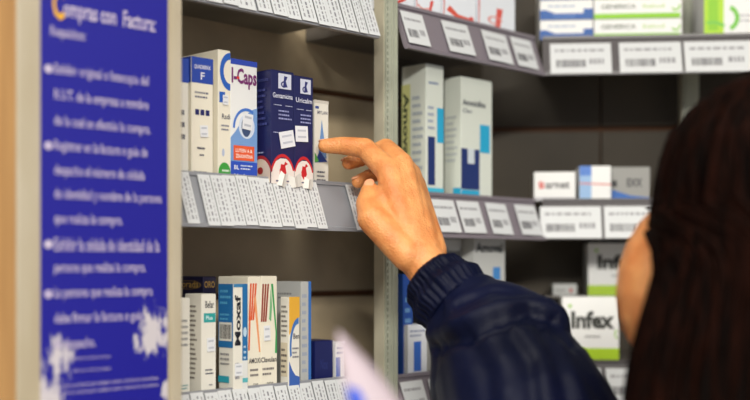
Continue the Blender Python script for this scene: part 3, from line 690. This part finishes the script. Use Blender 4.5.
def nail(c, ax, radii):
    mb = MB(); ellipsoid(mb, c, ax, radii, NAIL, 14); pbuild(mb, 'fingernail')
tdir = (thb[3][0]-thb[2][0]).normalized(); nrm = Vector((-.18,-.95,.25)); nrm = (nrm-tdir*nrm.dot(tdir)).normalized(); sd_ = tdir.cross(nrm)
nail(thb[3][0]+nrm*.0080+tdir*.001, (sd_, tdir, nrm), (.0058,.0080,.0022))
for f in (idx, mid, rng):
    td = (f[3][0]-f[2][0]).normalized(); nn = Vector((.2,.35,.9)); nn = (nn-td*nn.dot(td)).normalized(); s_ = td.cross(nn)
    nail(f[3][0]+nn*.0058+td*.001, (s_, td, nn), (.0048,.0065,.0018))
Fb, Rb = Fd, Rd; Rd = AX[0]; Fd = AX[1]; Up = AX[2]
for s in (-1, 1):
    e = MB(); ellipsoid(e, H+Fd*.0755+Up*.000+Rd*s*.026, AX, (.011,.010,.0085), mat('eye_white', (225,220,215), .2)); ellipsoid(e, H+Fd*.0835+Rd*s*.026, AX, (.0052,.0025,.0052), mat('iris', (46,28,18), .2)); pbuild(e, 'eye')
    e = MB(); capsule(e, H+Fd*.088+Up*.021+Rd*s*.017, .0022, H+Fd*.078+Up*.019+Rd*s*.034, .0015, mat('brow', (34,20,14), .8)); pbuild(e, 'eyebrow')
e = MB(); capsule(e, H+Fd*.0895-Up*.0605, .0032, H+Fd*.083-Up*.061+Rd*.018, .002, mat('lip', (170,84,74), .4)); capsule(e, H+Fd*.0895-Up*.0605, .0032, H+Fd*.083-Up*.061-Rd*.018, .002, MATS['lip']); pbuild(e, 'lips')

Fd = Vector((-.10,.995,0)).normalized(); Rd = Vector((Fd.y,-Fd.x,0)); Up = Vector((0,0,1))
# hair: long, straight, covering the temples and falling behind the cheek
def hair_mat():
    m = bpy.data.materials.new('dark_brown_hair'); m.use_nodes = True; nt = m.node_tree; b = nt.nodes['Principled BSDF']
    tc = nt.nodes.new('ShaderNodeTexCoord'); mp = nt.nodes.new('ShaderNodeMapping'); mp.inputs['Scale'].default_value = (1,1,.06)
    n = nt.nodes.new('ShaderNodeTexNoise'); n.inputs['Scale'].default_value = 160; n.inputs['Detail'].default_value = 5
    nt.links.new(tc.outputs['Object'], mp.inputs[0]); nt.links.new(mp.outputs[0], n.inputs[0])
    r = nt.nodes.new('ShaderNodeValToRGB'); r.color_ramp.elements[0].color = lin((7,3,2)); r.color_ramp.elements[0].position = .4
    r.color_ramp.elements[1].color = lin((36,14,7)); r.color_ramp.elements[1].position = .8
    nt.links.new(n.outputs['Fac'], r.inputs[0]); nt.links.new(r.outputs[0], b.inputs['Base Color'])
    b.inputs['Roughness'].default_value = .62; b.inputs['Specular IOR Level'].default_value = .03
    bp = nt.nodes.new('ShaderNodeBump'); bp.inputs['Strength'].default_value = .6; bp.inputs['Distance'].default_value = .002
    nt.links.new(n.outputs['Fac'], bp.inputs['Height']); nt.links.new(bp.outputs[0], b.inputs['Normal']); return m
HAIR = hair_mat()
# keyed by height above eye level: centre x, y, half width (Rd), half depth (Fd), face opening half-angle
HK = [(.156,.322,.90,.004,.004,0),(.151,.322,.90,.028,.034,0),(.141,.321,.90,.050,.060,0),(.123,.320,.90,.069,.082,0),(.10,.319,.902,.083,.100,0),(.07,.318,.902,.0885,.107,0),(.045,.317,.902,.0925,.109,0),(.034,.316,.902,.094,.108,40),
      (.02,.315,.902,.097,.106,86),(-.005,.315,.90,.103,.103,97),(-.027,.316,.898,.111,.10,98),(-.052,.318,.893,.120,.098,97),(-.075,.320,.89,.127,.095,95),(-.105,.322,.885,.134,.092,94),(-.20,.328,.865,.140,.090,96),(-.28,.330,.855,.134,.080,100),(-.36,.33,.85,.115,.060,104)]
def hk(z):
    for a, b_ in zip(HK, HK[1:]):
        if b_[0] <= z <= a[0]:
            t = (a[0]-z)/(a[0]-b_[0]); return [a[i]+(b_[i]-a[i])*t for i in range(6)]
    return list(HK[-1])
hm = MB(); NZ = 90; NA = 150; grid = []
for layer in (0, 1):
    for i in range(NZ+1):
        z = .156+(-.36-.156)*(i/NZ)**1.15; k = hk(z); row = []
        for j in range(NA+1):
            th = k[5]+(360-2*k[5])*j/NA; t = math.radians(th)
            dirv = Fd*math.cos(t)*1.0+Rd*math.sin(t)
            edge = min(1, min(th-k[5], 360-k[5]-th)/10+.25) if k[5] > 3 else 1
            strand = .0016*math.sin(j*1.7+noise.noise(Vector((j*.13, z*5, 0)))*5)+.0022*noise.noise(Vector((j*.35, z*7, 3.1)))
            thick = (.013 if layer else 0)*edge
            rr = 1.0
            p = Vector((k[1], k[2], CZ+z))+Fd*math.cos(t)*max(.001, k[4]-thick)+Rd*math.sin(t)*max(.001, k[3]-thick)
            if layer == 0: p += dirv*strand*min(1, i/12)
            row.append(p)
        grid.append(row)
vs = [p for row in grid for p in row]; Wd = NA+1; off = (NZ+1)*Wd; fs = []
for i in range(NZ):
    for j in range(NA):
        a = i*Wd+j; fs.append([a, a+1, a+Wd+1, a+Wd]); fs.append([off+a, off+a+Wd, off+a+Wd+1, off+a+1])
    for j in (0, NA):
        a = i*Wd+j; fs.append([a, a+Wd, off+a+Wd, off+a] if j == 0 else [a, off+a, off+a+Wd, a+Wd])
for j in range(NA): a = NZ*Wd+j; fs.append([a, a+1, off+a+1, off+a]); fs.append([j, off+j, off+j+1, j+1])
hm.add(vs, fs, HAIR, True)
# loose locks over the shell
rr = random.Random(3)
for q in range(170):
    th0 = rr.uniform(0, 360); pts = []
    z0 = rr.uniform(.08, .15); z1 = rr.uniform(-.36, -.15)
    n = 16; ph = rr.uniform(0, 6)
    k0 = hk(z0-.1)
    for i in range(n+1):
        z = z0+(z1-z0)*i/n; k = hk(z); op = k[5]+4
        t_ = op+(360-2*op)*(th0/360); t = math.radians(t_+2.0*math.sin(ph+i*.4))
        ex = -.0005+.0018*math.sin(ph+i*.35)
        pts.append(Vector((k[1], k[2], CZ+z))+Fd*math.cos(t)*(k[4]+ex)+Rd*math.sin(t)*(k[3]+ex))
    w = rr.uniform(.0012, .0026); m_ = 5; vv_ = []
    for i, p in enumerate(pts):
        d = (pts[min(i+1, n)]-pts[max(i-1, 0)]).normalized(); a_ = d.orthogonal().normalized(); b_ = d.cross(a_); rw_ = w*(1-(i/n)**3)*min(1, .3+i*.35)+.0002
        vv_ += [p+(a_*math.cos(2*PI*j/m_)+b_*math.sin(2*PI*j/m_))*rw_ for j in range(m_)]
    ff = [[i*m_+j, i*m_+(j+1) % m_, (i+1)*m_+(j+1) % m_, (i+1)*m_+j] for i in range(n) for j in range(m_)]
    hm.add(vv_, ff, HAIR, True)
pbuild(hm, 'hair')

Fd, Rd = Fb, Rb
# jacket
JK = mat('navy_nylon', (8,14,42), .48, rgb2=(5,9,28), nscale=8, bump=.2, bscale=420, spec=.12)
jk = MB()
sl = [(PX(454,292,1.152),.028), (PX(472,318,1.135),.045), (PX(498,352,1.105),.060), (PX(516,390,1.075),.074), (PX(534,430,1.045),.080), (elb+Vector((.01,0,-.012)),.068), (shR,.064)]
chain(jk, sl, JK, n=24)
capsule(jk, PX(472,330,1.130), .040, PX(484,392,1.100), .050, JK, n=24)
capsule(jk, PX(462,330,1.130), .034, PX(500,410,1.09), .058, JK, n=24)
capsule(jk, PX(494,316,1.12), .036, PX(532,338,1.09), .036, JK, n=24)
capsule(jk, shL, .070, shR, .066, JK, n=24)
capsule(jk, Vector((.30,.885,CZ-.20)), .085, Vector((.31,.88,1.12)), .135, JK, n=24, flat_=(Fd, .85)); capsule(jk, Vector((.31,.88,1.12)), .135, Vector((.33,.865,.93)), .15, JK, n=24, flat_=(Fd, .85))
capsule(jk, shL, .066, shL+Vector((.06,.03,-.2)), .08, JK)
chain(jk, [(shL,.068),(elL,.056),(wrL+(elL-wrL)*.28,.040)], JK, n=24)
r = union(jk, .0036, 3)
FOLDS = [([(436,344),(468,334),(500,320),(530,314),(553,320),(574,340)], .014, 7), ([(462,304),(490,292),(530,300),(552,312)], .003, 4), ([(516,338),(532,362),(538,405)], .004, 8),
         ([(548,334),(562,360),(572,400)], .004, 8), ([(578,356),(590,380),(606,402)], .003, 7), ([(446,318),(446,350),(450,402)], .0025, 8), ([(478,344),(494,372),(496,402)], .003, 9), ([(520,318),(500,330),(470,342)], .003, 4)]
out = []
fa = PX(470,300,1.14)
for v, n in zip(r[0], r[1]):
    q = v; wgt = 1.0; dw = (v-PX(445,285,1.155)).length
    wgt = max(0, min(1, (dw-.02)/.03)) if v.x < .2 and v.y > .9 else 1
    def rid(x): return 1-abs(noise.noise(x))*2
    axis = (elb-wrist).normalized(); t = (v-wrist).dot(axis)
    c_ = v-wrist; lt = c_.dot(Vector((.0,.3,.95)))
    a = rid(Vector((t*9+lt*7+3, lt*4, v.y*2)))*.010 + rid(Vector((t*19-lt*6, lt*9, 4)))*.0045 + rid(Vector((t*30+lt*22, lt*12-t*6, 9)))*.0022 + noise.noise(v*30)*.001
    if wgt > 0 and v.x < .3 and v.y > .8 and n.y < .5:          # the sleeve's heavy folds
        fc = max(0, min(1, -n.y*1.6)); x_ = CX+v.x/v.y*F; y_ = HY-(v.z-CZ)/v.y*F; a *= .3
        for pl, dp, wd in FOLDS:
            best = 1e9; sg = 1
            for (ax_, ay_), (bx_, by_) in zip(pl, pl[1:]):
                ex, ey = bx_-ax_, by_-ay_; L2 = ex*ex+ey*ey; q_ = max(0, min(1, ((x_-ax_)*ex+(y_-ay_)*ey)/L2))
                dx, dy = x_-ax_-ex*q_, y_-ay_-ey*q_; dd = math.hypot(dx, dy)
                if dd < best: best = dd; sg = 1 if ex*dy-ey*dx < 0 else -1
            sd = best*sg; a += fc*-dp*math.exp(-((sd+wd*.5)/wd)**2)+fc*dp*.6*math.exp(-((sd-wd*1.3)/(wd*1.2))**2)
    out.append(v+n*a*wgt)
jb = MB(); jb.add(out, r[2], JK, True); jo = pbuild(jb, 'jacket')
# a few sewn-in heavy folds on the sleeve
def cuff(c0, c1, r0, r1, parent):
    ax = (c1-c0).normalized(); L = (c1-c0).length; t = ax.orthogonal().normalized(); u = ax.cross(t); mb = MB(); nA = 160; nL = 14; vs = []
    for ly in (0, 1):
        for i in range(nL+1):
            f = i/nL; e = math.sin(PI*f)**.35 if 0 < f < 1 else 0
            for j in range(nA):
                th = 2*PI*j/nA; fold = .0014*math.sin(33*th+1.6*math.sin(3*th)+f*1.4*math.sin(5*th))*e+.0007*math.sin(71*th+3*f+2*math.sin(4*th))+.0012*math.sin(9*th+3*f)*e
                rad = (r0+(r1-r0)*f**.55)*(.90+.10*e)+fold+.0018*math.sin(f*PI*4) if ly == 0 else (r0+(r1-r0)*f)*.86
                vs.append(c0+ax*L*f+(t*math.cos(th)+u*math.sin(th))*rad)
    N = (nL+1)*nA; fs = []
    for i in range(nL):
        for j in range(nA):
            a = i*nA+j; b_ = i*nA+(j+1) % nA; fs += [[a, b_, b_+nA, a+nA], [N+a, N+a+nA, N+b_+nA, N+b_]]
    for j in range(nA):
        b_ = (j+1) % nA; fs += [[j, N+j, N+b_, b_], [nL*nA+j, nL*nA+b_, N+nL*nA+b_, N+nL*nA+j]]
    mb.add(vs, fs, JK, True); mb.v = [tuple(INV @ Vector(v)) for v in mb.v]; return mb.build('cuff', parent)
cuff(PX(429,275,1.163), PX(460,307,1.138), .0275, .0425, jo)
cuff(wrL+(elL-wrL)*.06, wrL+(elL-wrL)*.30, .028, .036, jo)
# trousers and shoes
tr = MB(); TR = mat('dark_trousers', (32,34,42), .8)
for s in (-1, 1):
    hp = PEL+Rd*s*.085; kn = hp+Vector((0,0,-.43))+Fd*.01; an = kn+Vector((0,0,-.40))-Fd*.02
    chain(tr, [(hp-Up*.02,.10),(kn,.072),(an,.060)], TR); capsule(tr, PEL, .12, hp, .10, TR)
r = union(tr, .008, 3); t_ = MB(); t_.add(r[0], r[2], TR, True); pbuild(t_, 'trousers')
for s in (-1, 1):
    an = PEL+Rd*s*.085+Vector((0,0,-.85))-Fd*.01; sh = MB(); base = Vector((an.x, an.y, 0))
    capsule(sh, base-Fd*.05+Up*.04, .038, base+Fd*.05+Up*.038, .04, mat('black_shoe', (24,22,22), .4)); capsule(sh, base+Fd*.05+Up*.036, .036, base+Fd*.16+Up*.03, .028, MATS['black_shoe'])
    capsule(sh, base-Fd*.03+Up*.05, .04, base-Fd*.02+Up*.09, .042, MATS['black_shoe'])
    r = union(sh, .005, 3); t_ = MB(); t_.add([Vector((v.x, v.y, max(v.z, 0))) for v in r[0]], r[2], MATS['black_shoe'], True); pbuild(t_, 'shoe')

# sheet of paper in the lower foreground
pa = MB(); PM = mat('lilac_paper', (172,158,166), .6)
Yp = .705
ol = [((337,330),(340,331)), ((338,345),(352,343)), ((340,360),(370,362)), ((343,378),(388,384)), ((346,400),(405,408)), ((352,430),(418,440)), ((358,470),(425,470))]
vs = []; NU = 8
for i, (l, r_) in enumerate(ol):
    for j in range(NU+1):
        u = j/NU; vs.append(PX(l[0]+(r_[0]-l[0])*u, l[1]+(r_[1]-l[1])*u, Yp+.003*math.sin(u*PI)+.004*(4-i)))
nv = len(vs); vs += [v+Vector((0,.0005,0)) for v in vs]; R_ = len(ol); fs = []
for i in range(R_-1):
    for j in range(NU):
        a = i*(NU+1)+j; fs += [[a, a+NU+1, a+NU+2, a+1], [nv+a, nv+a+1, nv+a+NU+2, nv+a+NU+1]]
for i in range(R_-1):
    for j in (0, NU):
        a = i*(NU+1)+j; fs.append([a, nv+a, nv+a+NU+1, a+NU+1])
for j in range(NU): fs.append([j, j+1, nv+j+1, nv+j]); a = (R_-1)*(NU+1)+j; fs.append([a, nv+a, nv+a+1, a+1])
pa.add(vs, fs, PM, True)
ctr = PX(380,470,Yp)
blp = [PX(x, y, Yp-.004+.0) for x, y in ((347,386),(358,389),(364,398),(368,470),(360,470),(350,405))]
pa2 = MB(); pa2.add(blp+[p+Vector((0,.0008,0)) for p in blp], [list(range(6))[::-1], list(range(6,12))]+[[k,(k+1)%6,6+(k+1)%6,6+k] for k in range(6)], mat('blue_print', (40,80,200), .5))
rt = thing('paper_sheet', 'blurred lilac sheet of paper held up at the bottom edge', 'paper', ctr)
for q, nm in ((pa, 'sheet'), (pa2, 'blue_corner')):
    q.v = [tuple(Vector(v)-ctr) for v in q.v]; q.build(nm, rt)

# ------------------------------------------------------------------ lights
def lamp(x, y, rot, power, sx=1.2, sy=.3, col=(1,.96,.88), label=''):
    rt = thing('ceiling_light', label, 'ceiling light', (x, y, 2.75), rot)
    mb = MB(); mb.box((-sx/2-.03, -sy/2-.03, -.05), (sx/2+.03, sy/2+.03, 0), mat('fixture_white', (220,220,216), .5), .004); mb.build('housing', rt)
    mb = MB(); mb.box((-sx/2, -sy/2, -.056), (sx/2, sy/2, -.05), mat('diffuser', (255,250,240), .4, emit=3)); mb.build('diffuser', rt)
    l = bpy.data.lights.new('tube', 'AREA'); l.shape = 'RECTANGLE'; l.size = sx; l.size_y = sy; l.energy = power; l.color = col
    o = bpy.data.objects.new('tube_light', l); C.objects.link(o); o.parent = rt; o.location = (0, 0, -.07)
lamp(-.55, .25, A.a, 16, label='long ceiling lamp over the aisle near the sign post')
lamp(.35, -2.0, A.a, 235, sx=1.5, sy=.6, label='wide ceiling lamp over the aisle behind the camera')
lamp(1.0, .4, D.a, 5, label='long ceiling lamp over the aisle near the far shelves')
w = bpy.data.worlds.new('w'); bpy.context.scene.world = w; w.use_nodes = True
w.node_tree.nodes['Background'].inputs[0].default_value = lin((214,214,222)); w.node_tree.nodes['Background'].inputs[1].default_value = .54

# ------------------------------------------------------------------ camera
cam = bpy.data.cameras.new('camera'); co = bpy.data.objects.new('camera', cam); C.objects.link(co)
co.location = (0, 0, CZ); co.rotation_euler = (PI/2, 0, 0)
cam.sensor_width = 36; cam.lens = 36*F/750; cam.shift_y = (HY-200)/750; cam.clip_start = .02
cam.dof.use_dof = True; cam.dof.focus_distance = 1.23; cam.dof.aperture_fstop = 2.4; cam.dof.aperture_blades = 0
sc = bpy.context.scene; sc.camera = co
vs_ = sc.view_settings; vs_.view_transform = 'Standard'; vs_.look = 'None'; vs_.gamma = 1; vs_.use_curve_mapping = False; vs_.exposure = 0.05
try: sc.cycles.use_denoising = True
except Exception: pass
